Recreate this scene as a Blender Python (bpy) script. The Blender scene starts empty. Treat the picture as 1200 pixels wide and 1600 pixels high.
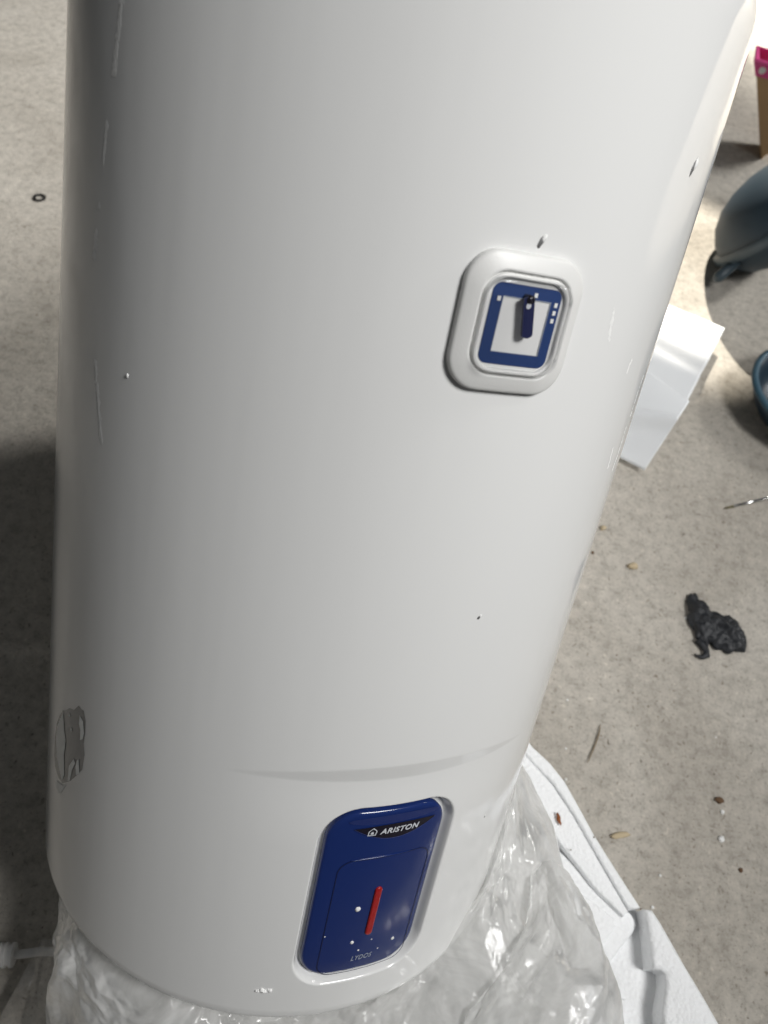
import bpy, bmesh, math, random
from mathutils import Vector, Matrix, noise
random.seed(4)
sc = bpy.context.scene
C = bpy.context.collection
PI = math.pi

# ------------------------------------------------------------------ camera, world, lights
R = 0.225                    # heater radius
ZB = 0.620                   # camera level measured from the heater's base, along its axis
CAMD = 0.63407               # camera distance from the heater's axis
# camera axes (right, down, forward) written in the heater's own frame
camR = Vector((0.98293, -0.00169, 0.18398)); camDn = Vector((0.16965, -0.37865, -0.90986)); camF = Vector((0.07120, 0.92554, -0.37190))
dep, roll = math.radians(55), math.radians(12)
up = (camR*math.sin(roll)*math.cos(dep) - camDn*math.cos(roll)*math.cos(dep) - camF*math.sin(dep)).normalized()
yw = (camF - up*camF.dot(up)).normalized(); xw = yw.cross(up)
W = Matrix((xw, yw, up))                                            # heater frame -> world
low = min((W @ Vector((R*math.sin(a), -R*math.cos(a), 0))).z for a in [i*PI/180 for i in range(360)])
ORG = Vector((0, 0, -low + 0.034))
HM = Matrix.Translation(ORG) @ W.to_4x4()                            # heater matrix: leans back, low rim 34 mm up on the tray
CP = HM @ Vector((0, -CAMD, ZB))
cR, cD, cF = W @ camR, W @ camDn, W @ camF
cam = bpy.data.cameras.new('camera'); camo = bpy.data.objects.new('camera', cam); C.objects.link(camo)
camo.matrix_world = Matrix.Translation(CP) @ Matrix((cR, -cD, -cF)).transposed().to_4x4()
cam.sensor_fit = 'VERTICAL'; cam.sensor_height = 36; cam.lens = 27; cam.clip_start = 0.02; cam.clip_end = 100
cam.dof.use_dof = True; cam.dof.focus_distance = 0.56; cam.dof.aperture_fstop = 8
sc.camera = camo

wd = bpy.data.worlds.new('World'); sc.world = wd; wd.use_nodes = True
wd.node_tree.nodes['Background'].inputs[0].default_value = (0.93, 0.97, 1.0, 1)
wd.node_tree.nodes['Background'].inputs[1].default_value = 0.055

def aim(o, target):
    o.rotation_euler = (Vector(target) - o.location).to_track_quat('-Z', 'Y').to_euler()
def area(name, loc, target, sx, sy, power, col):
    l = bpy.data.lights.new(name, 'AREA'); l.shape = 'RECTANGLE'; l.size = sx; l.size_y = sy; l.energy = power; l.color = col
    o = bpy.data.objects.new(name, l); C.objects.link(o); o.location = loc; aim(o, target); return o
def spot(name, loc, target, deg, power, col, blend=0.15, rad=0.02):
    l = bpy.data.lights.new(name, 'SPOT'); l.spot_size = math.radians(deg); l.spot_blend = blend; l.energy = power; l.color = col; l.shadow_soft_size = rad
    o = bpy.data.objects.new(name, l); C.objects.link(o); o.location = loc; aim(o, target); return o
spot('door_light', (1.88, -0.36, 3.15), (-0.18, 0.46, 0.22), 52, 392, (1.0, 0.992, 0.978), 0.88, 0.52)
spot('left_floor_fill', (4.2, 3.45, 3.6), (-1.2, 1.75, 0.0), 32, 2400, (1.0, 0.985, 0.95), 0.8, 1.0)  # added soft spot that brightens the floor at the left
spot('sun_patch', (.66, 5.0, 3.1), (0.60, 1.32, 0), 5.2, 2500, (1.0, 0.93, 0.81), 0.16, 0.035)
spot('sun_patch_far', (1.3, 6.4, 3.3), (1.34, 2.75, 0), 11.5, 3000, (1.0, 0.95, 0.86), 0.12, 0.035)
spot('sun_yard', (7.5, 10.0, 7.0), (4.2, 5.6, 0), 36, 11000, (1.0, 0.94, 0.84), 0.10, 0.05)
sc.view_settings.view_transform = 'Standard'; sc.view_settings.look = 'None'; sc.view_settings.gamma = 1; sc.view_settings.exposure = 0
sc.cycles.max_bounces = 10; sc.cycles.transparent_max_bounces = 24

def at(px, py, z=0.0):                                              # photo pixel -> point of the plane at height z
    d = cR*((px-600)/1200) + cD*((py-800)/1200) + cF
    return CP + d*((z - CP.z)/d.z)

# ------------------------------------------------------------------ materials
def mat(name, col=(.8,.8,.8), rough=.5, metal=0, spec=.5, coat=0, coat_r=.05):
    m = bpy.data.materials.new(name); m.use_nodes = True
    p = m.node_tree.nodes['Principled BSDF']
    p.inputs['Base Color'].default_value = (*col, 1); p.inputs['Roughness'].default_value = rough; p.inputs['Metallic'].default_value = metal
    p.inputs['Specular IOR Level'].default_value = spec; p.inputs['Coat Weight'].default_value = coat; p.inputs['Coat Roughness'].default_value = coat_r
    return m
def nd(m, typ, **kw):
    n = m.node_tree.nodes.new(typ)
    for k, v in kw.items():
        if k in n.inputs: n.inputs[k].default_value = v
        else: setattr(n, k, v)
    return n
def ln(m, a, ao, b, bi): m.node_tree.links.new(a.outputs[ao], b.inputs[bi])
def P(m): return m.node_tree.nodes['Principled BSDF']
def ramp(m, stops, interp='LINEAR'):
    r = nd(m, 'ShaderNodeValToRGB'); r.color_ramp.interpolation = interp
    e = r.color_ramp.elements
    while len(e) < len(stops): e.new(0.5)
    for q, (pos, c) in zip(e, stops): q.position = pos; q.color = (*c, 1) if len(c) == 3 else c
    return r
def add_bump(m, scale, strength, dist=.001, stretch=None, detail=4, prev=None):
    tc = nd(m, 'ShaderNodeTexCoord'); n = nd(m, 'ShaderNodeTexNoise', Scale=scale, Detail=detail)
    if stretch:
        mp = nd(m, 'ShaderNodeMapping'); mp.inputs['Scale'].default_value = stretch; ln(m, tc, 'Object', mp, 'Vector'); ln(m, mp, 0, n, 'Vector')
    else: ln(m, tc, 'Object', n, 'Vector')
    b = nd(m, 'ShaderNodeBump', Strength=strength, Distance=dist); ln(m, n, 'Fac', b, 'Height')
    if prev: ln(m, prev, 'Normal', b, 'Normal')
    return b

# enamel: white gloss paint, faint waviness along the sheet and a few rubbed, duller zones
m_en = mat('enamel', (.785,.788,.78), .2, 0, .5)
b1 = add_bump(m_en, 11, .35, .003, (1, 1, .14), 3)
b2 = add_bump(m_en, 900, .05, .0004, None, 2, b1)
ln(m_en, b2, 'Normal', P(m_en), 'Normal')
tc = nd(m_en, 'ShaderNodeTexCoord'); mp = nd(m_en, 'ShaderNodeMapping'); mp.inputs['Scale'].default_value = (14, 14, 2.2)
n = nd(m_en, 'ShaderNodeTexNoise', Scale=1.0, Detail=5); ln(m_en, tc, 'Object', mp, 0); ln(m_en, mp, 0, n, 0)
r = ramp(m_en, [(.35, (.035,)*3), (.7, (.11,)*3)]); ln(m_en, n, 'Fac', r, 0); ln(m_en, r, 'Color', P(m_en), 'Roughness')

m_plw = mat('white_plastic', (.74,.74,.725), .38)
ln(m_plw, add_bump(m_plw, 1400, .25, .0004), 'Normal', P(m_plw), 'Normal')
m_blue = mat('blue_gloss', (.011,.027,.132), .13, 0, .5)
m_blue2 = mat('blue_satin', (.011,.024,.125), .5)
ln(m_blue2, add_bump(m_blue2, 1600, .4, .0004), 'Normal', P(m_blue2), 'Normal')
m_bluedark = mat('blue_line', (.006,.010,.05), .35)
m_black = mat('black_gloss', (.012,.010,.018), .22)
m_letter = mat('letter_silver', (.62,.64,.68), .4)
m_letter2 = mat('letter_grey', (.33,.37,.45), .45)
m_red = mat('red_lens', (.34,.012,.013), .25)
m_dialblue = mat('dial_blue', (.018,.046,.16), .4)
m_dialwhite = mat('dial_white', (.80,.80,.79), .45)
m_needle = mat('needle_blue', (.012,.016,.07), .35)
m_chip = mat('bare_metal', (.16,.16,.16), .5, .3)
m_crumb = mat('foam_crumb', (.86,.86,.85), .7)
m_oval = mat('oval_mark_grey', (.24,.245,.25), .25, .25)  # grey and pale tones of the oval mark
m_ovalw = mat('oval_mark_pale', (.85,.87,.86), .35)

# clear dial cover and film
m_clear = bpy.data.materials.new('clear_cover'); m_clear.use_nodes = True
def film_nodes(m, tint, rough, diff, sub_bump, gloss=.06, bump_scale=60, fres=1.0):
    nt = m.node_tree; nt.nodes.clear()
    out = nd(m, 'ShaderNodeOutputMaterial'); tr = nd(m, 'ShaderNodeBsdfTransparent'); tr.inputs[0].default_value = (*tint, 1)
    gl = nd(m, 'ShaderNodeBsdfGlossy'); gl.inputs['Roughness'].default_value = rough; gl.inputs[0].default_value = (1, 1, 1, 1)
    lw = nd(m, 'ShaderNodeFresnel'); lw.inputs['IOR'].default_value = 1.5
    mx = nd(m, 'ShaderNodeMixShader'); ln(m, tr, 0, mx, 1); ln(m, gl, 0, mx, 2)
    mt = nd(m, 'ShaderNodeMath', operation='MULTIPLY_ADD'); mt.inputs[1].default_value = fres; mt.inputs[2].default_value = gloss
    ln(m, lw, 0, mt, 0); ln(m, mt, 0, mx, 0)
    last = mx
    if diff:
        df = nd(m, 'ShaderNodeBsdfDiffuse'); df.inputs[0].default_value = (.93,.93,.92,1)
        tl = nd(m, 'ShaderNodeBsdfTranslucent'); tl.inputs[0].default_value = (.93,.93,.92,1)
        ad = nd(m, 'ShaderNodeMixShader'); ad.inputs[0].default_value = .5; ln(m, df, 0, ad, 1); ln(m, tl, 0, ad, 2)
        m2 = nd(m, 'ShaderNodeMixShader'); ln(m, mx, 0, m2, 1); ln(m, ad, 0, m2, 2)
        tcx = nd(m, 'ShaderNodeTexCoord'); nz = nd(m, 'ShaderNodeTexNoise', Scale=18, Detail=5, Distortion=1.2); ln(m, tcx, 'Object', nz, 0)
        mr = nd(m, 'ShaderNodeMapRange'); mr.inputs[1].default_value = .3; mr.inputs[2].default_value = .72; mr.inputs[3].default_value = diff*.45; mr.inputs[4].default_value = diff*1.5
        ln(m, nz, 'Fac', mr, 0); ln(m, mr, 0, m2, 0); last = m2
    if sub_bump:
        b3 = add_bump(m, bump_scale, sub_bump, .002, (1, 1, .4), 5)
        for q in (gl, lw): ln(m, b3, 'Normal', q, 'Normal')
    ln(m, last, 0, out, 0)
film_nodes(m_clear, (.985,.985,.985), .05, 0, 0, .006, 60, .5)
m_film = bpy.data.materials.new('film'); m_film.use_nodes = True
film_nodes(m_film, (.97,.97,.965), .13, .60, .2, .015, 130, .6)
m_film2 = bpy.data.materials.new('film_thin'); m_film2.use_nodes = True
film_nodes(m_film2, (.97,.97,.97), .10, .09, .5, .05, 90, 1.0)

# expanded polystyrene with bead cells
m_eps = mat('polystyrene', (.89,.90,.91), .6)
tc = nd(m_eps, 'ShaderNodeTexCoord'); vo = nd(m_eps, 'ShaderNodeTexVoronoi', Scale=260); ln(m_eps, tc, 'Object', vo, 'Vector')
bp = nd(m_eps, 'ShaderNodeBump', Strength=.6, Distance=.0015, invert=True); ln(m_eps, vo, 'Distance', bp, 'Height'); ln(m_eps, bp, 'Normal', P(m_eps), 'Normal')
m_sheet = mat('foam_sheet', (.80,.82,.84), .5)
P(m_sheet).inputs['Subsurface Weight'].default_value = 0

# concrete: blotches, fine grain, dark pits, pale grit
m_con = mat('concrete', (.3,.29,.27), .85, 0, .3)
tc = nd(m_con, 'ShaderNodeTexCoord')
def nz(scale, detail=5, rough=.55, dist=0):
    q = nd(m_con, 'ShaderNodeTexNoise', Scale=scale, Detail=detail, Roughness=rough, Distortion=dist); ln(m_con, tc, 'Object', q, 'Vector'); return q
A = nz(1.7, 7, .62, .8); rA = ramp(m_con, [(.30, (.37,.340,.296)), (.5, (.49,.458,.408)), (.70, (.56,.528,.478))]); ln(m_con, A, 'Fac', rA, 0)
B = nz(52, 8, .78); rB = ramp(m_con, [(.28, (.60,.59,.575)), (.5, (1,1,1)), (.72, (1.24,1.235,1.22))]); ln(m_con, B, 'Fac', rB, 0)
Cc = nz(230, 5, .75); rC = ramp(m_con, [(.31, (.42,.40,.38)), (.44, (1,1,1)), (.58, (1,1,1)), (.70, (1.4,1.39,1.36))]); ln(m_con, Cc, 'Fac', rC, 0)
def mul(a, ao, b, bo, fac=1):
    q = nd(m_con, 'ShaderNodeMix'); q.data_type = 'RGBA'; q.blend_type = 'MULTIPLY'; q.inputs[0].default_value = fac
    m_con.node_tree.links.new(a.outputs[ao], q.inputs[6]); m_con.node_tree.links.new(b.outputs[bo], q.inputs[7]); return q
x1 = mul(rA, 'Color', rB, 'Color'); x2 = mul(x1, 2, rC, 'Color')
V = nd(m_con, 'ShaderNodeTexVoronoi', Scale=75); 
nv = nz(40, 3); mxv = nd(m_con, 'ShaderNodeMix'); mxv.data_type = 'VECTOR'; mxv.inputs[0].default_value = .03
m_con.node_tree.links.new(tc.outputs['Object'], mxv.inputs[4]); m_con.node_tree.links.new(nv.outputs['Color'], mxv.inputs[5]); m_con.node_tree.links.new(mxv.outputs[1], V.inputs['Vector'])
rv = ramp(m_con, [(.06, (.42,.39,.36)), (.15, (1,1,1))]); ln(m_con, V, 'Distance', rv, 0)
# only some cells carry a pit
sp = nd(m_con, 'ShaderNodeSeparateColor'); ln(m_con, V, 'Color', sp, 0)
gt = nd(m_con, 'ShaderNodeMath', operation='GREATER_THAN'); gt.inputs[1].default_value = .60; ln(m_con, sp, 0, gt, 0)
x3 = mul(x2, 2, rv, 'Color'); ln(m_con, gt, 0, x3, 0)
def specks(prev, scale, lo, hi, col, thr, off):
    v2 = nd(m_con, 'ShaderNodeTexVoronoi', Scale=scale); mp2 = nd(m_con, 'ShaderNodeMapping'); mp2.inputs['Location'].default_value = (off, off*.7, 0); mp2.inputs['Scale'].default_value = (1, .62, 1); mp2.inputs['Rotation'].default_value = (0, 0, off)
    m_con.node_tree.links.new(mxv.outputs[1], mp2.inputs[0]); ln(m_con, mp2, 0, v2, 'Vector')
    r2 = ramp(m_con, [(lo, col), (hi, (1,1,1))]); ln(m_con, v2, 'Distance', r2, 0)
    s2 = nd(m_con, 'ShaderNodeSeparateColor'); ln(m_con, v2, 'Color', s2, 0); g2 = nd(m_con, 'ShaderNodeMath', operation='GREATER_THAN'); g2.inputs[1].default_value = thr; ln(m_con, s2, 1, g2, 0)
    y2 = mul(prev, 2, r2, 'Color'); ln(m_con, g2, 0, y2, 0); return y2
x3 = specks(x3, 120, .10, .26, (.66,.64,.61), .70, 1.3)
x3 = specks(x3, 46, .05, .13, (.52,.48,.44), .80, 2.1)
x3 = specks(x3, 100, .10, .24, (1.25,1.245,1.23), .76, 3.7)
m_con.node_tree.links.new(x3.outputs[2], P(m_con).inputs['Base Color'])
bA = nd(m_con, 'ShaderNodeBump', Strength=.55, Distance=.004); ln(m_con, B, 'Fac', bA, 'Height')
bB = nd(m_con, 'ShaderNodeBump', Strength=.55, Distance=.0015); ln(m_con, Cc, 'Fac', bB, 'Height'); ln(m_con, bA, 'Normal', bB, 'Normal')
ln(m_con, bB, 'Normal', P(m_con), 'Normal')

m_slate = mat('slate_plastic', (.022,.042,.062), .5)
m_slate2 = mat('slate_plastic_rim', (.050,.074,.092), .45)
m_teal = mat('dark_blue_plastic', (.014,.030,.048), .4)
m_tealr = mat('blue_grey_rim', (.045,.10,.14), .4)
m_pink = mat('pink_rim', (.72,.07,.28), .5)
m_tan = mat('tan_woven', (.50,.32,.16), .7)
ln(m_tan, add_bump(m_tan, 220, .6, .002), 'Normal', P(m_tan), 'Normal')
m_dot = mat('white_dot', (.85,.83,.82), .5)
m_cord = mat('cord_white', (.82,.81,.79), .4)
m_blk = mat('black_bag', (.016,.018,.022), .55)
ln(m_blk, add_bump(m_blk, 90, .6, .003), 'Normal', P(m_blk), 'Normal')
m_steel = mat('steel', (.62,.62,.62), .18, 1)
m_brass = mat('dull_brass', (.16,.14,.07), .45, .6)
m_wash = mat('dark_steel', (.06,.058,.055), .4, .7)
m_peb = mat('pale_pebble', (.50,.41,.27), .8)
m_peb2 = mat('brown_bit', (.13,.075,.04), .9)
m_rust = mat('rust', (.24,.075,.02), .9)
m_straw = mat('dry_straw', (.20,.15,.09), .9)

# ------------------------------------------------------------------ object helpers
def link(name, verts, faces, m, parent=None, smooth=True):
    me = bpy.data.meshes.new(name); me.from_pydata([tuple(v) for v in verts], [], faces); me.update()
    o = bpy.data.objects.new(name, me); C.objects.link(o); me.materials.append(m)
    if smooth: me.polygons.foreach_set('use_smooth', [True]*len(me.polygons))
    if parent: o.parent = parent
    return o
def tag(o, label, cat, group=None):
    o['label'] = label; o['category'] = cat
    if group: o['group'] = group
    return o
def empty(name, mw=None):
    e = bpy.data.objects.new(name, None); C.objects.link(e); e.empty_display_size = .05
    if mw is not None: e.matrix_world = mw
    return e
def grid_faces(nu, nv, wrap=False):
    f = []
    for i in range(nu - (0 if wrap else 1)):
        for j in range(nv-1):
            a = i*nv+j; b = ((i+1) % nu)*nv+j
            f.append((a, b, b+1, a+1))
    return f
def lathe(profile, seg=48, cap0=True, cap1=True):
    v = []; f = []
    for k in range(seg):
        a = 2*PI*k/seg
        for r, z in profile: v.append((r*math.cos(a), r*math.sin(a), z))
    n = len(profile); f = grid_faces(seg, n, True)
    if cap0: f.append(tuple(k*n for k in reversed(range(seg))))
    if cap1: f.append(tuple(k*n+n-1 for k in range(seg)))
    return v, f
def tube(path, rad, seg=10, caps=True):
    v = []; f = []; n = len(path); prev = None
    for i, p in enumerate(path):
        p = Vector(p); t = (Vector(path[min(i+1, n-1)]) - Vector(path[max(i-1, 0)])).normalized()
        if prev is None: u = t.cross(Vector((0, 0, 1)) if abs(t.z) < .9 else Vector((1, 0, 0))).normalized()
        else: u = (prev - t*prev.dot(t)).normalized()
        prev = u; w = t.cross(u); r = rad[i] if isinstance(rad, (list, tuple)) else rad
        for k in range(seg):
            a = 2*PI*k/seg; v.append(p + (u*math.cos(a) + w*math.sin(a))*r)
    for i in range(n-1):
        for k in range(seg):
            a = i*seg+k; b = i*seg+(k+1) % seg; f.append((a, b, b+seg, a+seg))
    if caps: f.append(tuple(reversed(range(seg)))); f.append(tuple((n-1)*seg+k for k in range(seg)))
    return v, f
def prism(poly, z0, z1, bev=0.0, top_fn=None):                       # closed prism over a world polygon (counter-clockwise), softened top edge
    n = len(poly); c = sum((Vector((p[0], p[1])) for p in poly), Vector((0, 0)))/n
    def inset(d):
        out = []
        for i in range(n):
            a, b, q = Vector(poly[i-1][:2]), Vector(poly[i][:2]), Vector(poly[(i+1) % n][:2])
            n1 = (b-a).normalized(); n2 = (q-b).normalized()
            m1 = Vector((-n1.y, n1.x)); m2 = Vector((-n2.y, n2.x)); mm = (m1+m2)
            if mm.length < 1e-4: mm = m1
            mm.normalize(); out.append(b + mm*(d/max(.35, mm.dot(m1))))
        return out
    rings = [[(p[0], p[1], z0) for p in poly]]
    if bev:
        for k in range(4):
            t = k/3*PI/2; rings.append([(p.x, p.y, z1 - bev + bev*math.sin(t)) for p in inset(bev*(1-math.cos(t)))])
    else: rings.append([(p[0], p[1], z1) for p in poly])
    v = [q for r_ in rings for q in r_]; f = []
    for k in range(len(rings)-1):
        for i in range(n):
            j = (i+1) % n; f.append((k*n+i, k*n+j, (k+1)*n+j, (k+1)*n+i))
    f.append(tuple(reversed(range(n)))); f.append(tuple((len(rings)-1)*n+i for i in range(n)))
    return v, f
def ccw(poly):
    a = sum(poly[i-1][0]*poly[i][1]-poly[i][0]*poly[i-1][1] for i in range(len(poly)))
    return poly if a > 0 else poly[::-1]
def autosmooth(o, deg=35):
    me = o.data; bm = bmesh.new(); bm.from_mesh(me)
    for e in bm.edges:
        if len(e.link_faces) == 2 and e.calc_face_angle(0) > math.radians(deg): e.smooth = False
    bm.to_mesh(me); bm.free()

# ------------------------------------------------------------------ the floor
s = 9
fl = link('floor', [(-s, -s, 0), (s, -s, 0), (s, s, 0), (-s, s, 0)], [(0, 1, 2, 3)], m_con, smooth=False); fl['kind'] = 'structure'

# ------------------------------------------------------------------ the water heater
AZ0 = math.radians(22)                                               # its front, seen from the camera side
def cyl(s_, z, h=0.0):                                               # s_ along the shell from the front line, z on the fitted scale (camera level 0), h above the shell
    a = AZ0 + s_/R; r_ = R+h
    return Vector((r_*math.sin(a), -r_*math.cos(a), z+ZB))
def hit(px, py):                                                     # photo pixel -> (s, z) on the shell
    dr_ = W.transposed() @ (cR*((px-600)/1200) + cD*((py-800)/1200) + cF)
    a_ = dr_.x**2+dr_.y**2; b_ = -2*CAMD*dr_.y; t_ = (-b_-math.sqrt(b_*b_-4*a_*(CAMD**2-R*R)))/2/a_
    q = Vector((0, -CAMD, 0)) + dr_*t_; return ((math.atan2(q.x, -q.y)-AZ0)*R, q.z)
def rr_sdf(x, y, hw, hh, rad):
    qx = abs(x)-hw+rad; qy = abs(y)-hh+rad
    return math.hypot(max(qx, 0), max(qy, 0)) + min(max(qx, qy), 0) - rad
def sstep(t): t = min(1, max(0, t)); return t*t*(3-2*t)
PC = (0.0, -.4805, .0485, .083, .024)                                 # control panel: centre s, centre z, half width, half height, corner
def shell_h(s_, z):
    h = 0
    d = rr_sdf(s_-PC[0]-.0006, z-PC[1], PC[2]+.0050, PC[3]+.0045, PC[4]+.004)
    if d < .004: h -= .0092*sstep((.0022-d)/.0040)
    zc = -.3535 - .96*s_*s_; w = .5+.5*math.cos(PI*min(1, abs(s_)/.128)); t = z-zc
    if w > 0 and -.08 < t < .002:
        wd_ = .0130*math.sqrt(w)+.0006; x_ = -t/wd_
        g = min(1, max(0, x_*.9+.1*sstep(x_))) * (1-sstep((-t-wd_)/.060))
        h -= .0026*math.sqrt(w)*w**.25*g
    return h
heater = empty('water_heater', HM)
tag(heater, 'tall white cylindrical water heater leaning back, with blue control panel', 'water heater')
# shell: a fine mesh where the front is pressed, coarse elsewhere
azs = sorted(set([round(-.140+i*.00085, 6) for i in range(int(.28/.00085)+1)] + [round(.140+i*(2*PI*R-.28)/150, 6) for i in range(1, 150)]))
zs = []
rb, rt = .022, .042
prof = []
for k in range(9): t = PI/2*k/8; prof.append((R-rb+rb*math.sin(t), -ZB+rb-rb*math.cos(t)))
z = -ZB+rb+.0008
while z < -.335: prof.append((R, z)); z += .00085
zt = .172
nmid = 60
for k in range(nmid+1): prof.append((R, z+(zt-rt-z)*k/nmid))
for k in range(1, 11): t = PI/2*k/10; prof.append((R-rt+rt*math.cos(t), zt-rt+rt*math.sin(t)))
prof.append((R*.5, zt+.012)); prof.append((.02, zt+.016))
prof = [(.02, -ZB+.006), (R-rb-.03, -ZB+.004), (R-rb-.012, -ZB)] + prof
V_ = []
for s_ in azs:
    a = AZ0 + s_/R
    for r_, z_ in prof:
        rr = r_ + (shell_h(s_, z_) if (r_ == R and abs(s_) < .141) else 0)
        V_.append((rr*math.sin(a), -rr*math.cos(a), z_+ZB))
n_ = len(prof); F_ = grid_faces(len(azs), n_, True)
F_.append(tuple(k*n_ for k in reversed(range(len(azs))))); F_.append(tuple(k*n_+n_-1 for k in range(len(azs))))
shell = link('shell', V_, F_, m_en, heater)

def rrect(hw, hh, rad, n=10):
    rad = min(rad, hw*.999, hh*.999); o = []
    for cx, cy, a0 in ((hw-rad, hh-rad, 0), (-hw+rad, hh-rad, 90), (-hw+rad, -hh+rad, 180), (hw-rad, -hh+rad, 270)):
        for k in range(n+1):
            t = math.radians(a0+90*k/n); o.append((cx+rad*math.cos(t), cy+rad*math.sin(t)))
        # straight run points follow the curve of the shell
    out = []
    for i in range(len(o)):
        a, b = o[i], o[(i+1) % len(o)]; out.append(a); L = math.hypot(b[0]-a[0], b[1]-a[1])
        m = int(L/.006)
        for k in range(1, m+1): out.append((a[0]+(b[0]-a[0])*k/(m+1), a[1]+(b[1]-a[1])*k/(m+1)))
    return out
def plate(name, cs, cz, hw, hh, rad, steps, m, parent, fill=True, smooth_deg=40, fn=None):
    """steps: (inset, height); rings of a rounded rectangle wrapped round the shell, then closed"""
    base = rrect(hw, hh, rad); n = len(base); v = []; rings = 0
    for ins, h in steps:
        kx, ky = (hw-ins)/hw, (hh-ins)/hh
        for x, y in base: v.append(cyl(cs+x*kx, cz+y*ky, h + (fn(x*kx, y*ky) if fn else 0)))
        rings += 1
    if fill:
        ins, h = steps[-1]
        for q in (.85, .7, .55, .4, .25, .1):
            kx, ky = (hw-ins)/hw*q, (hh-ins)/hh*q
            for x, y in base: v.append(cyl(cs+x*kx, cz+y*ky, h + (fn(x*kx, y*ky) if fn else 0)))
            rings += 1
    f = []
    for k in range(rings-1):
        for i in range(n):
            j = (i+1) % n; f.append((k*n+i, k*n+j, (k+1)*n+j, (k+1)*n+i))
    if fill: f.append(tuple((rings-1)*n+i for i in range(n)))
    o = link(name, v, f, m, parent); autosmooth(o, smooth_deg); return o
def flat_poly(name, pts, h, m, parent, sub=.004, thick=.0):
    """flat printed shape (fan of s,z points) following the shell"""
    bm = bmesh.new(); vs = [bm.verts.new((x, y, 0)) for x, y in pts]; bm.faces.new(vs)
    bmesh.ops.triangulate(bm, faces=bm.faces[:])
    bmesh.ops.subdivide_edges(bm, edges=[e for e in bm.edges if e.calc_length() > sub], cuts=2, use_grid_fill=True)
    me = bpy.data.meshes.new(name); 
    for v in bm.verts: v.co = cyl(v.co.x, v.co.y, h)
    bmesh.ops.recalc_face_normals(bm, faces=bm.faces[:])
    bm.to_mesh(me); bm.free(); me.materials.append(m)
    o = bpy.data.objects.new(name, me); C.objects.link(o); o.parent = parent; return o
def ring_line(name, hw, hh, rad, wid, cs, cz, h, m, parent):
    a = rrect(hw, hh, rad); b = [(x*(hw-wid)/hw, y*(hh-wid)/hh) for x, y in a]; n = len(a)
    v = [cyl(cs+x, cz+y, h) for x, y in a] + [cyl(cs+x, cz+y, h) for x, y in b]
    return link(name, v, [(i, (i+1) % n, n+(i+1) % n, n+i) for i in range(n)], m, parent)
def lettering(name, text, cs, cz, size, width, h, m, parent, shear=.25, bold=0.0):
    cu = bpy.data.curves.new(name, 'FONT'); cu.body = text; cu.size = 1; cu.shear = shear; cu.offset = bold; cu.align_x = 'CENTER'; cu.align_y = 'CENTER'
    cu.resolution_u = 4; cu.space_character = 1.08; cu.extrude = .02
    t = bpy.data.objects.new(name, cu); C.objects.link(t); dg = bpy.context.evaluated_depsgraph_get()
    me = bpy.data.meshes.new_from_object(t.evaluated_get(dg)); bpy.data.objects.remove(t)
    xs = [v.co.x for v in me.vertices]; ys = [v.co.y for v in me.vertices]
    kx = width/(max(xs)-min(xs)); ky = size/(max(ys)-min(ys)); mx, my = (max(xs)+min(xs))/2, (max(ys)+min(ys))/2
    for v in me.vertices: v.co = cyl(cs+(v.co.x-mx)*kx, cz+(v.co.y-my)*ky, h+v.co.z*.004)
    me.materials.clear(); me.materials.append(m); me.update()
    o = bpy.data.objects.new(name, me); C.objects.link(o); o.parent = parent; return o

# control panel in its pocket
pan = plate('control_panel', PC[0], PC[1], PC[2], PC[3], PC[4], [(0, -.0088), (0, -.0052), (.0006, -.0042), (.0016, -.0036), (.003, -.0034)], m_blue, heater, True, 60)
pan['label'] = 'glossy dark blue control panel near the bottom of the heater'
hp = -.0034
# brow bar across the top, black smile-shaped name plate, lettering, house mark
brow = [(-.034+.074*i/20, -.4053+.0036*math.sin(i/20*PI)**.4) for i in range(21)] + [(.040-.074*i/20, -.4053-.0042*math.sin(i/20*PI)**.4) for i in range(1, 20)]
flat_poly('brow_band', brow, hp+.0004, m_blue2, pan)
blk = [(-.0285+.067*i/24, -.4118+.0016*math.sin(i/24*PI)) for i in range(25)] + [(.0385-.067*i/24, -.4118-.0122*math.sin(i/24*PI)**.9) for i in range(1, 24)]
flat_poly('name_plate', blk, hp+.0007, m_black, pan)
edge = [cyl(.0385-.067*i/40, -.4118-.0122*math.sin(i/40*PI)**.9, hp+.0008) for i in range(41)]
v, f = tube(edge, .00020, 6); link('name_plate_edge', v, f, m_blue2, pan)
lettering('brand_lettering', 'ARISTON', .0080, -.4160, .0050, .0320, hp+.0010, m_letter, pan, .22, .024)
def outline(name, pts, wid, cs, cz, h, m, parent):
    n = len(pts); c = (sum(p[0] for p in pts)/n, sum(p[1] for p in pts)/n)
    L = max(math.hypot(p[0]-c[0], p[1]-c[1]) for p in pts); k = 1-wid/L*1.35
    v = [cyl(cs+x, cz+y, h) for x, y in pts] + [cyl(cs+c[0]+(x-c[0])*k, cz+c[1]+(y-c[1])*k, h) for x, y in pts]
    return link(name, v, [(i, (i+1) % n, n+(i+1) % n, n+i) for i in range(n)], m, parent, False)
house = [(-.0034, -.0032), (.0032, -.0032), (.0038, .0010), (.0006, .0040), (-.0030, .0010)]
outline('house_mark', house, .0008, -.0143, -.4156, hp+.0010, m_letter, pan)
flat_poly('house_mark_core', [(-.0143+x*.36, -.4164+y*.36) for x, y in house], hp+.0010, m_letter, pan)
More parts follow.
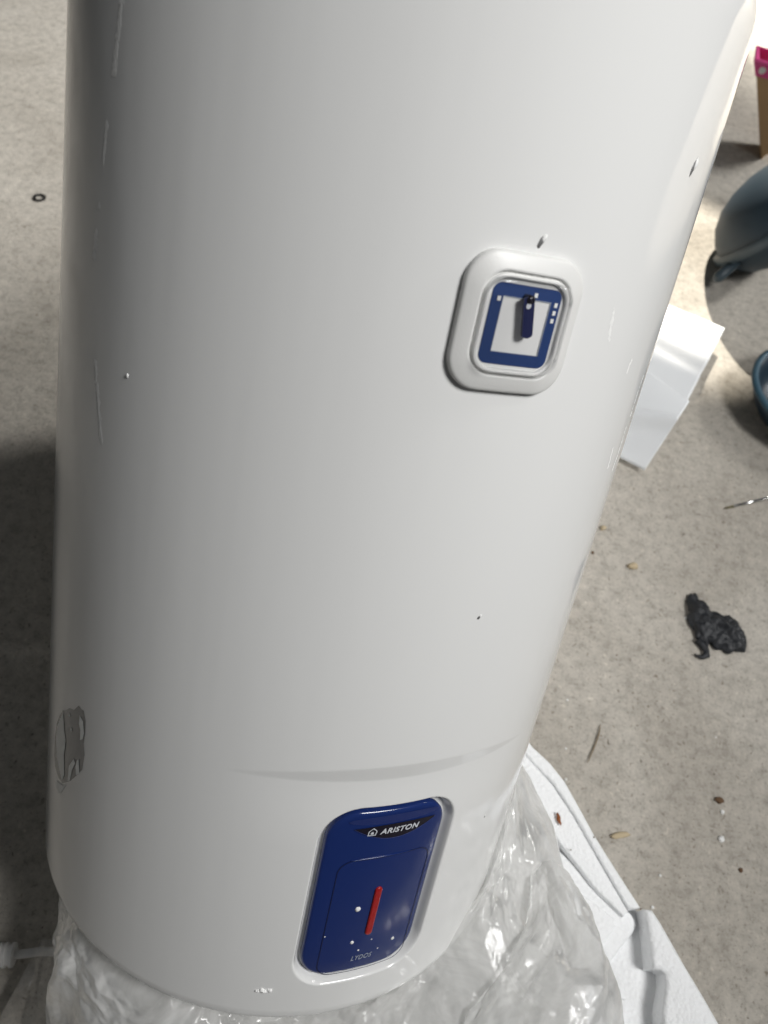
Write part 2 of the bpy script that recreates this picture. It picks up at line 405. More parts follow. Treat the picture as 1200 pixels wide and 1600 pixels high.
# inner frame line, highlight edge above it, red indicator, model lettering, bits of white dust
ring_line('frame_line', .0385, .0605, .012, .0007, .0040, -.5030, hp+.0003, m_bluedark, pan)
v, f = tube([cyl(-.026+.050*i/30, -.4425+.0006*math.sin(i/30*PI), hp+.0002) for i in range(31)], [.0002+.0005*math.sin(i/30*PI) for i in range(31)], 6); link('raised_ridge', v, f, m_blue, pan)
plate('indicator_lens', .0030, -.4990, .0030, .0252, .0030, [(0, hp-.0004), (0, hp+.0008), (.0006, hp+.0014), (.0012, hp+.0015)], m_red, pan, True, 60)
lettering('model_lettering', 'LYDOS', .0024, -.5492, .0050, .0180, hp+.0003, m_letter2, pan, .25, .004)

# thermometer: bezel, well, dial, printed frame, marks, needle, clear cover
TS, TZ = -.0012, -.0495
th = plate('thermometer', TS, TZ, .0372, .0375, .0185, [(0, -.001), (.0003, .0026), (.0006, .0034), (.0013, .0041), (.0024, .0045), (.0086, .0066), (.0094, .0067), (.0099, .0064), (.0102, .0050), (.0108, .0050), (.0111, .0062), (.0117, .0066), (.0128, .0066), (.0133, .0062), (.0136, .0048)], m_plw, heater, False, 50)
th['label'] = 'square white thermometer with blue framed dial on the upper front'
dial = plate('dial', TS, TZ, .0238, .0238, .0066, [(0, .0046), (.001, .0048)], m_dialwhite, th)
def frame_ring(name, hw, hh, rad, iw, ih, h, m, parent):
    a = rrect(hw, hh, rad, 8); n = len(a)
    b = []
    for x, y in a:
        k = max(abs(x)/iw, abs(y)/ih); b.append((x/k, y/k))
    rows = [[(a[i][0]+(b[i][0]-a[i][0])*t, a[i][1]+(b[i][1]-a[i][1])*t) for i in range(n)] for t in (0, .34, .67, 1)]
    v = [cyl(TS+x, TZ+y, h) for row in rows for x, y in row]; f = []
    for k in range(3):
        for i in range(n): j = (i+1) % n; f.append((k*n+i, k*n+j, (k+1)*n+j, (k+1)*n+i))
    return link(name, v, f, m, parent)
frame_ring('dial_frame', .0212, .0214, .0050, .0148, .0147, .0052, m_dialblue, dial)
frame_ring('dial_frame_edge', .0149, .0148, .0004, .0145, .0144, .0054, m_letter2, dial)
for x, y in ((-.0170, .0130), (.0042, .0172), (.0182, .0136), (.0182, .0094), (.0182, .0052)):
    flat_poly('dial_mark', [(TS+x-.0010, TZ+y-.0012), (TS+x+.0010, TZ+y-.0012), (TS+x+.0010, TZ+y+.0012), (TS+x-.0010, TZ+y+.0012)], .0056, m_dialwhite, dial)
# needle: a raised tapering blade from a pivot near the top
nv_, nf_ = [], []
A0, A1 = Vector((TS-.0022, TZ+.0165)), Vector((TS+.0022, TZ-.0050)); dd = (A1-A0).normalized(); pp = Vector((-dd.y, dd.x))
nl = []
for t in range(25):
    u = t/24; w = .0031*min(1, math.sqrt(max(0, 1-(1-min(1, u/.10))**2)) + .25) * (1 if u < .92 else math.sqrt(max(.05, 1-((u-.92)/.08)**2)))
    q = A0.lerp(A1, u); nl.append((q+pp*w, q-pp*w))
for hh_ in (.0084, .0100):
    for l_, r_ in nl: nv_ += [cyl(l_.x, l_.y, hh_), cyl(r_.x, r_.y, hh_)]
k_ = len(nl)*2
for t in range(24):
    a = 2*t; nf_ += [(k_+a, k_+a+1, k_+a+3, k_+a+2), (a+2, a+3, a+1, a), (a, k_+a, k_+a+2, a+2), (a+1, a+3, k_+a+3, k_+a+1)]
nf_ += [(0, 1, k_+1, k_), (48, k_+48, k_+49, 49)]
ndl = link('needle', nv_, nf_, m_needle, dial, False)
v, f = tube([cyl(A0.x+.0010, A0.y-.0015, .0050), cyl(A0.x+.0010, A0.y-.0015, .0104)], .0024, 14); link('pivot', v, f, m_black, dial); 
v, f = tube([cyl(A0.x+.0004, A0.y-.0048, .0098), cyl(A0.x+.0004, A0.y-.0048, .0104)], .0015, 12); link('needle_window', v, f, m_letter, dial, False)
plate('clear_cover', TS, TZ, .0246, .0248, .0085, [(0, .0052), (.0003, .0108), (.0010, .0121), (.0022, .0126)], m_clear, th, True, 50)

# marks on the enamel: chips, hair scratches, broken white fleck lines, grey oval mark
def blob(name, c, rad, m, parent=None, sq=(1, 1, 1), seed=0, amp=.35, sub=2, freq=1.6):
    bm = bmesh.new(); bmesh.ops.create_icosphere(bm, subdivisions=sub, radius=1)
    for v in bm.verts:
        q = v.co.copy(); k = 1 + amp*noise.noise(q*freq + Vector((seed*7.3, seed*1.7, 3)))
        v.co = Vector((q.x*sq[0], q.y*sq[1], q.z*sq[2]))*rad*k
    me = bpy.data.meshes.new(name); bm.to_mesh(me); bm.free(); me.materials.append(m)
    me.polygons.foreach_set('use_smooth', [True]*len(me.polygons))
    o = bpy.data.objects.new(name, me); C.objects.link(o); o.location = c
    if parent: o.parent = parent
    return o
def on_shell(o, s_, z, rot=0):                                       # stand an object on the shell, its z outward
    nrm = (cyl(s_, z, 1)-cyl(s_, z, 0)).normalized(); tn = Vector((0, 0, 1)); sx = tn.cross(nrm).normalized()
    mm = Matrix((sx, tn, nrm)).transposed() @ Matrix.Rotation(rot, 3, 'Z')
    o.matrix_local = Matrix.Translation(cyl(s_, z, 0)) @ mm.to_4x4()
def sfix(s21): return s21-.0039
for i, (s21, z_, rad, el) in enumerate([(.0054, -.0054, .0020, 1.7), (.1206, .0497, .0026, 2.2), (.0300, -.2372, .0015, 1.0), (.1046, -.4411, .0010, 1)]):
    c1 = blob('paint_chip', (0, 0, 0), rad, m_chip, heater, (.75, el, .22), i, .5); on_shell(c1, sfix(s21), z_, -.35)
    c2 = blob('paint_flake', (0, 0, 0), rad*.8, m_crumb, heater, (.7, el*.8, .5), i+9, .6); on_shell(c2, sfix(s21)+rad*.7, z_+rad*.9, -.35)
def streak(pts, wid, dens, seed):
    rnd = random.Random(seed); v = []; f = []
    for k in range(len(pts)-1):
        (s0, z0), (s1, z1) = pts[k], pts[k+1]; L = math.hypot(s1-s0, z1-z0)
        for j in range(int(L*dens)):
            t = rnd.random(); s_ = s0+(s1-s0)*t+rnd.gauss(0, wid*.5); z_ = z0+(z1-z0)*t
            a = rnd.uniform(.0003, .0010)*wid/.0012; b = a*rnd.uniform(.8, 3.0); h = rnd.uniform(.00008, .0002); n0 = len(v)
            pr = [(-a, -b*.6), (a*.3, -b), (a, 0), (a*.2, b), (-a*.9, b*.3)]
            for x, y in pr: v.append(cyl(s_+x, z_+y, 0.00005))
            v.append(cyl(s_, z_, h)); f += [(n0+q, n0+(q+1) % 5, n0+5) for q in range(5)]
    o = link('fleck_line', v, f, m_crumb, heater, False); o['label'] = 'thin broken white fleck line on the shaded side'; return o
streak([(sfix(-.2457), .0679), (sfix(-.2497), .0339)], .0017, 3600, 1)
streak([(sfix(-.2548), .0100), (sfix(-.2572), -.0110)], .0015, 3200, 2)
streak([(sfix(-.2590), -.0330), (sfix(-.2592), -.0350)], .0014, 3200, 3)
streak([(sfix(-.2612), -.0480), (sfix(-.2638), -.0640)], .0016, 3000, 4)
streak([(sfix(-.2556), -.1242), (sfix(-.2500), -.148), (sfix(-.2440), -.1723)], .0017, 3000, 5)
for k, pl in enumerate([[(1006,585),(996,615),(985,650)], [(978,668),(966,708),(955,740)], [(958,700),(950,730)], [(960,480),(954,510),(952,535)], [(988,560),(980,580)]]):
    o = streak([hit(x, y) for x, y in pl], .0011, 1700, 20+k); o['label'] = 'thin broken glint modelled as white flecks along the bright edge'  # white flecks shaped as broken glints of the sunlit floor
b = blob('white_fleck', (0, 0, 0), .0013, m_crumb, heater, (.8, 1.2, .5), 21); on_shell(b, sfix(-.2216), -.1234)
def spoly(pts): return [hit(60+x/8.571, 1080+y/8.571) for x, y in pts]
st = flat_poly('oval_mark', spoly([(330,255),(360,262),(420,225),(480,250),(545,190),(575,240),(610,260),(635,400),(630,560),(610,700),(620,850),(590,1050),(500,1140),(430,1200),(330,1235),(270,1160),(225,1000),(215,850),(225,620),(250,430),(290,320)]), .0002, m_oval, heater); st['label'] = 'grey oval mark with pale patches low on the shaded side'
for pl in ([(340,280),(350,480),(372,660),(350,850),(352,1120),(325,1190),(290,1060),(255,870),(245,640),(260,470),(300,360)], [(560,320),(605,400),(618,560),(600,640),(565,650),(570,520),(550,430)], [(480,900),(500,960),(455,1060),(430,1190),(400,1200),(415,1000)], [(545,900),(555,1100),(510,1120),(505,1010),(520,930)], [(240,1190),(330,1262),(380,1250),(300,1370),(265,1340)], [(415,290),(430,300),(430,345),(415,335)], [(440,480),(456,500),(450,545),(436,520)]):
    flat_poly('oval_mark_pale', spoly(pl), .0005, m_ovalw, st)

# bits of foam stuck on the enamel by static
row = empty('foam_crumb_cluster', HM); tag(row, 'row of tiny white foam crumbs stuck at the heater bottom edge', 'foam crumbs')
for i in range(9):
    b = blob('crumb', (0, 0, 0), random.uniform(.0011, .0019), m_crumb, row, seed=i+30); on_shell(b, sfix(-.0692)+(i-4)*.0013, -.5745+random.uniform(-.0008, .0012))
for i, (s21, z_, rr_) in enumerate([(-.0070, -.4940, .0022), (-.0052, -.5305, .0015), (.0326, -.5390, .0015), (.0021, -.5411, .0008), (-.029, -.520, .0006), (.012, -.532, .0006), (.020, -.545, .0006)]):
    b = blob('dust_speck', (0, 0, 0), rr_, m_crumb, pan, (1, 1.1, .5), i+50); on_shell(b, sfix(s21), z_)
    b.location = cyl(sfix(s21), z_, hp)

# ------------------------------------------------------------------ prop behind the heater: added unseen wedge it leans on, sized to block light
q0, q1 = HM @ Vector((0, R+.004, .10)), HM @ Vector((0, R+.004, .68))
sec = [(q0.y, .0), (q0.y, q0.z-.02), (q0.y+.004, q0.z-.008), (q1.y-.004, q1.z-.012), (q1.y+.01, q1.z-.006), (q1.y+.12, q1.z-.006), (q1.y+.13, q1.z-.016), (q1.y+.13, .0)]
wx = .205; v = [(x, y, z) for x in (-wx, wx) for y, z in sec]; k8 = len(sec)
f = [(i, (i+1) % k8, k8+(i+1) % k8, k8+i) for i in range(k8)] + [tuple(reversed(range(k8))), tuple(range(k8, 2*k8))]
o = link('prop_wedge', v, f, m_eps); autosmooth(o); tag(o, 'added unseen white polystyrene wedge propping the heater and blocking back light', 'packing block')

# ------------------------------------------------------------------ polystyrene end tray under the heater
def W2(pts, z): return [(lambda p: (p.x, p.y))(at(x, y, z)) for x, y in pts]
tray = empty('polystyrene_tray', Matrix.Translation((ORG.x, ORG.y, 0))); tag(tray, 'white stepped polystyrene end tray under the heater, brown spot on its rim', 'foam tray')
inv = tray.matrix_world.inverted()
def tpart(name, px, z, z0, bev=.006):
    v, f = prism(ccw(W2(px, z)), z0, z, bev); o = link(name, [inv @ Vector(q) for q in v], f, m_eps, tray); autosmooth(o, 50); return o
tpart('outer_rim', [(790,1110),(833,1167),(860,1192),(883,1221),(906,1262),(929,1304),(950,1338),(971,1371),(1002,1419),(984,1421),(967,1393),(950,1364),(933,1334),(900,1276),(867,1226),(825,1182),(785,1140)], .120, .0, .0028)
tpart('inner_rim', [(770,1130),(822,1180),(864,1226),(897,1276),(930,1334),(947,1364),(964,1393),(982,1424),(975,1432),(940,1398),(927,1384),(900,1348),(867,1306),(820,1290),(700,1290)], .1175, .0, .0025)
tpart('shelf', [(690,1300),(780,1300),(860,1312),(900,1352),(928,1384),(955,1404),(978,1420),(988,1427),(994,1436),(996,1445),(993,1454),(987,1463),(970,1484),(955,1505),(935,1535),(900,1600),(800,1640),(700,1560)], .110, .0, .006)
tpart('shelf_pad', [(760,1330),(880,1375),(917,1402),(940,1419),(957,1433),(962,1440),(962,1448),(957,1456),(946,1471),(900,1530),(800,1560)], .1130, .060, .002)
tpart('front_block', [(1008,1420),(1020,1421),(1034,1442),(1070,1506),(1100,1556),(1132,1612),(1170,1690),(1050,1690),(1040,1640),(1036,1580),(1042,1540),(1041,1522),(1034,1516),(1021,1514),(1018,1480),(1012,1440)], .128, .0, .005)
tpart('inner_wall', [(985,1418),(1006,1426),(1030,1470),(1050,1520),(1058,1600),(1060,1690),(860,1690),(880,1600),(900,1530),(930,1480),(960,1440)], .100, .0, .004)
tpart('corner_post', [(955,1552),(978,1562),(976,1640),(930,1640),(932,1600)], .110, .0, .004)
c0 = at(600, 1350, .03); 
v, f = prism(ccw([(c0.x-.30, c0.y-.26), (c0.x+.20, c0.y-.26), (c0.x+.10, c0.y+.12), (c0.x-.20, c0.y+.14)]), .0, .030, .006)
link('base', [inv @ Vector(q) for q in v], f, m_eps, tray)
b_ = at(873, 1279, .121); b = blob('brown_spot', (0, 0, 0), .0042, m_rust, tray, (.55, 1.5, .25), 3, .6); b.location = inv @ b_; b.rotation_euler = (0, 0, .35)
for i, (x, y) in enumerate([(928,1308),(1001,1420),(892,1328)]):
    b = blob('speck', (0, 0, 0), .0009, m_peb2, tray, (1, 1, .5), i); b.location = inv @ at(x, y, .1205)

# ------------------------------------------------------------------ clear film bag bunched round the foot of the heater
def lerp_ctrl(ctrl, a):
    for k in range(len(ctrl)-1):
        a0, p0 = ctrl[k]; a1, p1 = ctrl[k+1]
        if a <= a1 or k == len(ctrl)-2:
            t = min(1, max(0, (a-a0)/(a1-a0))); t = t*t*(3-2*t)
            return [(q0[0]+(q1[0]-q0[0])*t, q0[1]+(q1[1]-q0[1])*t) for q0, q1 in zip(p0, p1)]
def path_at(P_, u):
    n = len(P_)-1; x = u*n; k = min(n-1, int(x)); t = x-k
    p = [P_[max(0, k-1)], P_[k], P_[k+1], P_[min(n, k+2)]]
    return tuple(.5*((2*p[1][i]) + (p[2][i]-p[0][i])*t + (2*p[0][i]-5*p[1][i]+4*p[2][i]-p[3][i])*t*t + (3*p[1][i]-p[0][i]-3*p[2][i]+p[3][i])*t**3) for i in (0, 1))
def hsh(i, j, k):
    n = (i*374761393 + j*668265263 + k*2147483647 + 1274126177) & 0xffffffff; n = ((n ^ (n >> 13))*1274126177) & 0xffffffff
    return ((n ^ (n >> 16)) & 0xffff)/32767.5 - 1
def facet(x, y, k):                                                  # piecewise flat noise over a skewed triangle lattice: sharp creases
    u = x + y*.366; w = y + x*.366; i, j = math.floor(u), math.floor(w); a, b_ = u-i, w-j
    h0, h3 = hsh(i, j, k), hsh(i+1, j+1, k)
    if a > b_: return h0 + (hsh(i+1, j, k)-h0)*(a-b_) + (h3-h0)*b_
    return h0 + (hsh(i, j+1, k)-h0)*(b_-a) + (h3-h0)*a
def crumple2(x, y, amp, seed):                                       # x, y along the sheet in metres
    wx_ = noise.noise(Vector((x*14, y*14, seed)))*.022; wy_ = noise.noise(Vector((x*14, y*14, seed+9.5)))*.022
    x += wx_; y += wy_
    h = .8*facet(x/.070, y/.055, seed) + .50*facet(x/.030+3, y/.024, seed+1) + .21*facet(x/.012, y/.011+7, seed+2) + .06*facet(x/.005, y/.005+7, seed+3)
    return amp*h
def crumple(p, amp, sc_):
    return crumple2(p.x*1.1+p.z*.3, p.y+p.z*.5, amp*.45, int(sc_))
def film_sheet(name, ctrl, a0, a1, nu, nv, amp, scl, m, seed, top_fix=.12):
    v = []
    pts = [[None]*nv for _ in range(nu)]
    for i in range(nu):
        a = a0+(a1-a0)*i/(nu-1); P_ = lerp_ctrl(ctrl, a)
        for j in range(nv):
            r_, z_ = path_at(P_, j/(nv-1)); ar = math.radians(a)
            pts[i][j] = Vector((r_*math.sin(ar), -r_*math.cos(ar), z_+ZB))
    for i in range(nu):
        for j in range(nv):
            du = pts[min(nu-1, i+1)][j]-pts[max(0, i-1)][j]; dv = pts[i][min(nv-1, j+1)]-pts[i][max(0, j-1)]
            nn = du.cross(dv); nn = nn.normalized() if nn.length > 1e-9 else Vector((0, 0, 1))
            k = sstep((j/(nv-1))/top_fix) if top_fix else 1
            q = pts[i][j]; d = crumple2((a0+(a1-a0)*i/(nu-1))*PI/180*.26, j/(nv-1)*.17, amp, seed)*k
            off = Vector((noise.noise(q*scl*.8+Vector((9, seed, 1))), noise.noise(q*scl*.8+Vector((1, 5, seed))), 0))*amp*.35*k
            v.append(q + nn*d + off)
    return v, grid_faces(nu, nv)
bag = empty('plastic_film_bag', HM); tag(bag, 'clear crumpled plastic film bag bunched around the heater foot', 'plastic film')
ctrlA = [(-110, [(.17,-.640),(.195,-.66),(.20,-.70),(.20,-.76)]),
         (-62,  [(.18,-.632),(.205,-.650),(.215,-.69),(.205,-.78)]),
         (-42,  [(.19,-.628),(.228,-.636),(.240,-.68),(.232,-.80)]),
         (-20,  [(.19,-.630),(.224,-.642),(.246,-.70),(.245,-.82)]),
         (15,   [(.18,-.634),(.220,-.646),(.255,-.70),(.270,-.84)]),
         (40,   [(.20,-.625),(.232,-.622),(.300,-.66),(.350,-.78)]),
         (62,   [(.229,-.560),(.250,-.565),(.325,-.62),(.370,-.72)]),
         (85,   [(.2285,-.480),(.240,-.505),(.295,-.58),(.335,-.66)]),
         (115,  [(.229,-.470),(.236,-.500),(.255,-.56),(.270,-.64)])]
v, f = film_sheet('outer_layer', ctrlA, -110, 115, 760, 170, .0105, 20, m_film, 1)
link('outer_layer', v, f, m_film, bag)
ctrlB = [(a, [(r_*.97, z_-.012) for r_, z_ in p]) for a, p in ctrlA]
v, f = film_sheet('inner_layer', ctrlB, -110, 112, 460, 100, .010, 17, m_film, 7)
link('inner_layer', v, f, m_film, bag)
ctrlC = [(22, [(.262,-.700),(.285,-.690),(.300,-.715),(.315,-.79)]),
         (40, [(.268,-.640),(.300,-.628),(.342,-.655),(.368,-.72)]),
         (58, [(.275,-.585),(.312,-.572),(.362,-.598),(.392,-.66)]),
         (74, [(.262,-.560),(.285,-.556),(.320,-.590),(.340,-.64)])]
v, f = film_sheet('loose_fold', ctrlC, 22, 74, 240, 130, .0125, 20, m_film, 15, 0)
link('loose_fold', v, f, m_film, bag)
# loose clear tail lying on the left
tl = []
NU, NV = 90, 60
c_ = at(78, 1592, .04)
for i in range(NU):
    for j in range(NV):
        u, w = i/(NU-1)-.5, j/(NV-1)-.5
        q = Vector((c_.x + u*.10 + w*.02, c_.y + w*.13, .035 + .045*math.cos(u*PI)*math.cos(w*2.2)))
        d = crumple(q+Vector((2, 8, 1)), .020, 30); tl.append(q + Vector((d*.5, d*.4, d)))
iv = HM.inverted(); tail = link('loose_tail', [iv @ q for q in tl], grid_faces(NU, NV), m_film2, bag)

# ------------------------------------------------------------------ mains cord with its strain relief
cord = empty('power_cord', Matrix.Translation(at(40, 1490, 0))); tag(cord, 'pale grey power cord with ribbed strain relief at the lower left', 'power cord')
ci = cord.matrix_world.inverted()
cp_ = [(20, 1492), (40, 1490), (62, 1487), (85, 1487), (120, 1492), (160, 1500)]
v, f = tube([ci @ at(x, y, .022) for x, y in cp_], .0046, 12); link('cable', v, f, m_cord, cord)
pa, pb = at(23, 1492, .022), at(-40, 1494, .022); ax = (pb-pa); L = ax.length
path = [pa+ax*t for t in (0, .01, .09, .10, 1)]
v, f = tube([ci @ q for q in path], [.0105, .0125, .0125, .0108, .0118], 16); o = link('strain_relief', v, f, m_cord, cord); autosmooth(o)
for k in range(4):
    q = pa+ax*(.20+.13*k); v, f = tube([ci @ (q+ax*t) for t in (0, .06)], .0126, 16); o = link('relief_rib', v, f, m_cord, cord); autosmooth(o)

# ------------------------------------------------------------------ white foam sheets behind the heater
def sheet(name, corners, nu, nv, bend, thick, label):
    """corners: four (px, py, z) in order; bent quad with thickness"""
    a, b, c, d = [at(x, y, z) for x, y, z in corners]; v = []
    for i in range(nu):
        for j in range(nv):
            u, w = i/(nu-1), j/(nv-1); p = a.lerp(b, u).lerp(d.lerp(c, u), w); v.append(p + Vector((0, 0, bend(u, w))))
    org = Vector((a.x, a.y, 0)); o = link(name, [q-org for q in v], grid_faces(nu, nv), m_sheet); o.location = org
    md = o.modifiers.new('thickness', 'SOLIDIFY'); md.thickness = thick; md.offset = -1
    tag(o, label, 'foam sheet', 'foam sheets behind the heater'); return o
sheet('foam_sheet', [(990, 455, .02), (1132, 514, .035), (1062, 648, .02), (930, 590, .02)], 40, 30, lambda u, w: .007*math.exp(-((w-.30-.15*u)/.09)**2) - .006*math.exp(-((w-.42-.15*u)/.06)**2) + .015*u*w, .002, 'upper white foam sheet sticking out behind the heater, in the sun')
sheet('foam_sheet', [(985, 560, .075), (1077, 628, .085), (1007, 735, .012), (920, 690, .012)], 40, 30, lambda u, w: .022*math.sin(w*PI)*(.4+.6*u) + .018*math.exp(-((w-.75+.3*u)/.08)**2), .002, 'lower folded white foam sheet beside the heater, mostly in shade')

# ------------------------------------------------------------------ things at the right edge
# dark slate lidded tub lying tilted
base = at(1160, 432, 0)
ctr = at(1238, 335, .13)
axv = (cR*(-.56) - cD*.80 - cF*.16).normalized(); sxv = axv.cross(cF).normalized(); syv = axv.cross(sxv)
MT = Matrix.Translation(ctr) @ Matrix((sxv, syv, axv)).transposed().to_4x4()
tub = empty('slate_tub', MT); tag(tub, 'dark slate plastic lidded tub tipped over at the right edge', 'plastic tub')
ky = 1.0
pr = [(.001,.118),(.04,.115),(.08,.104),(.115,.086),(.142,.060),(.158,.030),(.163,.008)]
v, f = lathe(pr[::-1], 64, False, True); link('lid', v, f, m_slate, tub)
v, f = lathe([(.160,-.012),(.173,-.012),(.176,-.006),(.176,.004),(.172,.010),(.160,.010)], 64, False, False); o = link('rim', v, f, m_slate2, tub); autosmooth(o)
v, f = lathe([(.05,-.075),(.09,-.072),(.125,-.058),(.150,-.034),(.158,-.010)], 64, True, False); link('bowl', v, f, m_slate, tub)
hx = -1 if sxv.dot(cR) > 0 else 1
v, f = tube([(hx*.150, 0, -.014), (hx*.208, 0, -.020), (hx*.216, 0, -.021)], [.012, .012, .007], 14); link('knob', v, f, m_slate2, tub)
# dark blue bowl
bc = at(1284, 620, .06); bowl = empty('blue_bowl', Matrix.Translation((bc.x, bc.y, 0))); tag(bowl, 'round dark blue plastic bowl with pale rim at the right edge', 'bowl')
v, f = lathe([(.07,0),(.095,.004),(.116,.03),(.128,.062),(.122,.062),(.110,.032),(.09,.010),(.001,.008)], 64, True, True); link('basin', v, f, m_teal, bowl)
v, f = lathe([(.124,.060),(.127,.057),(.134,.059),(.136,.064),(.131,.068),(.124,.067),(.124,.060)], 64, False, False); link('rim', v, f, m_tealr, bowl)
# tan flared bin with pink rim
lb = at(1189, 243, 0); dr = cR*((1178-600)/1200) + cD*((92-800)/1200) + cF; lt = CP + dr*((lb.y-CP.y)/dr.y); hz = lt.z; fx = lb.x-lt.x
binn = empty('flared_bin', Matrix.Translation((lb.x, lb.y, 0))); tag(binn, 'tan flared square bin with pink dotted rim at the upper right edge', 'bin')
e1, e2 = Vector((.985, -.17, 0)), Vector((.17, .985, 0))
def boxring(ins, z):
    a_, b_ = ins, .27-ins; k = 1-z/hz; c_ = Vector((-fx, 0, z)) ; a_ += fx*k; b_ -= fx*k
    d_ = .085-ins; return [c_+e1*a_+e2*ins, c_+e1*b_+e2*ins, c_+e1*b_+e2*d_, c_+e1*a_+e2*d_]
def loft(rings):
    v = [q for r_ in rings for q in r_]; f = []
    for k in range(len(rings)-1): f += [(k*4+i, k*4+(i+1) % 4, k*4+4+(i+1) % 4, k*4+4+i) for i in range(4)]
    return v, f + [(3, 2, 1, 0), tuple(len(v)-4+i for i in range(4))]
v, f = loft([boxring(.003, 0), boxring(.003, hz-.02), boxring(.008, hz-.02), boxring(.008, .02)]); link('body', v, f, m_tan, binn, False)
v, f = loft([boxring(.0, hz-.034), boxring(-.001, hz-.004), boxring(.003, hz), boxring(.009, hz), boxring(.009, hz-.034)]); v = v; f = f[:-2]; lid = link('rim', v, f, m_pink, binn, False)
c0_ = boxring(0, hz-.018)
for k in range(6):
    b = blob('rim_dot', c0_[0]+(c0_[1]-c0_[0])*(.08+.165*k), .010, m_dot, lid, (1, .12, 1), k, .1); b.rotation_euler = (0, 0, math.atan2(e1.y, e1.x))
# screwdriver blade reaching in from the right
sd = empty('screwdriver', Matrix.Translation(at(1165, 786, 0))); tag(sd, 'thin steel screwdriver blade with dull tip on the floor', 'screwdriver'); si = sd.matrix_world.inverted()
pth = [(1146, 790.5), (1215, 772)]
A_, B_ = at(1146, 791, .004), at(1290, 756, .010)
v, f = tube([si @ A_.lerp(B_, t) for t in (.0, .25, 1)], [.0022, .0024, .0024], 12); link('shaft', v, f, m_steel, sd)
D_ = A_ - (B_-A_).normalized()*.018; v, f = tube([si @ D_, si @ A_], [.0012, .0024], 10); link('tip', v, f, m_brass, sd)
E_ = B_ + (B_-A_).normalized()*.09; v, f = tube([si @ B_.lerp(E_, t) for t in (0, .08, .5, .92, 1)], [.009, .013, .012, .013, .008], 16); link('handle', v, f, m_blk, sd)

# black plastic scrap
NU = 72; NV = 60
def scrap(name, cpx, hw, hh, rot, seed, lift, parent):
    c = at(*cpx); v = []
    for i in range(NU):
        for j in range(NV):
            u, w = 2*i/(NU-1)-1, 2*j/(NV-1)-1
            # squircle-ish outline
            x = u*math.sqrt(1-w*w*.5); y = w*math.sqrt(1-u*u*.5)
            k = 1+.22*noise.noise(Vector((x*1.3, y*1.3, seed)))+.16*noise.noise(Vector((x*4, y*4, seed+3)))
            p = Vector((x*hw*k, y*hh*k)); cr, sr = math.cos(rot), math.sin(rot)
            q = Vector((c.x+p.x*cr-p.y*sr, c.y+p.x*sr+p.y*cr, 0)); e = max(0, 1-(x*x+y*y))
            v.append(q + Vector((0, 0, .002+lift*math.sqrt(e) + (.006*facet(q.x/.016, q.y/.014, seed)+.004*facet(q.x/.008+1, q.y/.0065, seed+4)+.0016*facet(q.x/.003+1, q.y/.003, seed+6)+.006)*(.25+.75*e))))
    pi_ = parent.matrix_world.inverted(); return link(name, [pi_ @ q for q in v], grid_faces(NU, NV), m_blk, parent)
sp_ = empty('black_plastic_scrap', Matrix.Translation(at(1115, 985, 0))); tag(sp_, 'crumpled black plastic scrap with a twisted tail on the concrete', 'plastic scrap')
scrap('lobe', (1093, 972), .021, .043, .22, 2, .012, sp_); scrap('lobe', (1126, 990), .040, .032, -.25, 5, .012, sp_)
pi_ = sp_.matrix_world.inverted()
v, f = tube([pi_ @ at(x, y, .005) for x, y in [(1090, 1000), (1097, 1008), (1103, 1016), (1104, 1024), (1097, 1027), (1090, 1025), (1085, 1022)]], [.006, .0055, .005, .0055, .004, .002, .001], 8); link('tail', v, f, m_blk, sp_)

# washer on the floor at the left
wv, wf = lathe([(.0072,.0005),(.0120,.0005),(.0130,.0012),(.0130,.0028),(.0120,.0035),(.0080,.0035),(.0072,.0028),(.0072,.0005)], 32, False, False)
wo = link('steel_washer', wv, wf, m_wash); autosmooth(wo); wo.location = at(62, 310, 0); tag(wo, 'small dark steel washer lying on bright concrete at the left', 'washer')

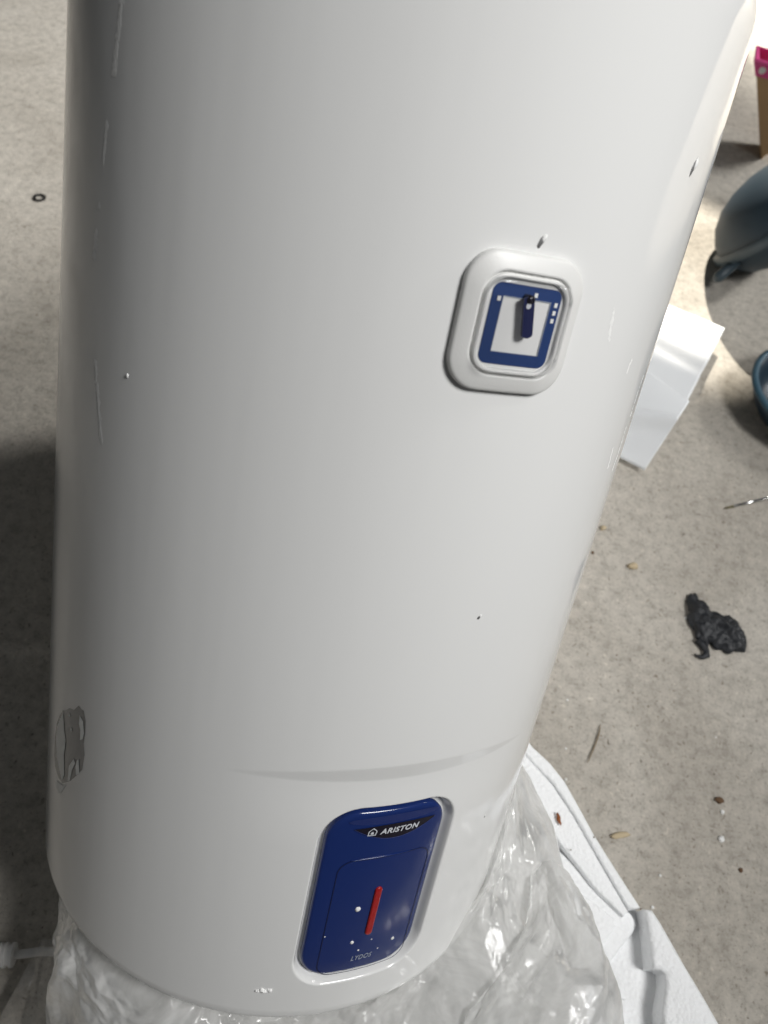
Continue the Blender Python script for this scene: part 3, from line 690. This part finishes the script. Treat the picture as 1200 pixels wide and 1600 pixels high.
# loose bits on the concrete
def bit(name, px, rad, m, label, cat, group=None, sq=(1, 1, .6), rot=0, seed=0):
    p = at(*px); o = blob(name, (p.x, p.y, rad*.45), rad, m, None, sq, seed); o.rotation_euler = (0, 0, rot); tag(o, label, cat, group); return o
bit('pebble', (988, 886), .0070, m_peb, 'pale yellow pebble on the concrete right of the heater', 'pebble', None, (1.3, .9, .7), .2, 1)
bit('pebble', (942, 826), .0052, m_peb, 'small pinkish pebble nearest the heater edge', 'pebble', None, (1.2, .8, .6), .6, 2)
bit('dirt_bit', (926, 864), .0028, m_peb2, 'dark dirt bit beside the right edge of the heater', 'dirt bit', None, (.7, 1.2, .6), 0, 3)
bit('dirt_bit', (1123, 1251), .0050, m_peb2, 'brown dirt bit right of the foam tray', 'dirt bit', None, (1.2, .9, .6), 0, 4)
bit('dirt_bit', (1157, 1360), .0028, m_peb2, 'small dark dirt bit near the right edge, lowest of all', 'dirt bit', None, (1, 1.2, .6), 0, 5)
crumb_labels = ['tiny white foam crumb just below the brown dirt bit', 'largest white foam crumb, some way below the brown dirt bit', 'tiny white foam crumb on the concrete by the tray tip',
    'small white foam crumb below and right of the wood chip', 'white foam crumb on the concrete left of the dry stalk', 'white foam crumb close to the upper edge of the tray, below its tip',
    'tiny white foam crumb above the brown dirt bit', 'white foam crumb at the notch in the tray edge', 'white foam crumb just left of the black plastic scrap']
for i, (x, y, q) in enumerate([(1128,1269,.0028),(1126,1312,.0042),(884,1170,.0016),(1031,1368,.0018),(886,1094,.0018),(884,1218,.0018),(1118,1152,.0014),(1019,1418,.0022),(1071,966,.002)]):
    bit('polystyrene_crumb', (x, y), q, m_crumb, crumb_labels[i], 'foam crumb', 'polystyrene crumbs on the concrete', (1, 1, .8), i, i+70)
bit('wood_chip', (968, 1306), .0080, m_peb, 'pale flat wood chip on the concrete beside the foam tray', 'wood chip', None, (1.7, .5, .25), .35, 12)
v, f = tube([at(x, y, .003) for x, y in [(938, 1132), (936, 1146), (930, 1164), (922, 1182), (918, 1192)]], [.0006, .0010, .0010, .0008, .0004], 6)
o = link('dry_stalk', v, f, m_straw); tag(o, 'thin curved dry stalk on the concrete above the foam tray', 'stalk')
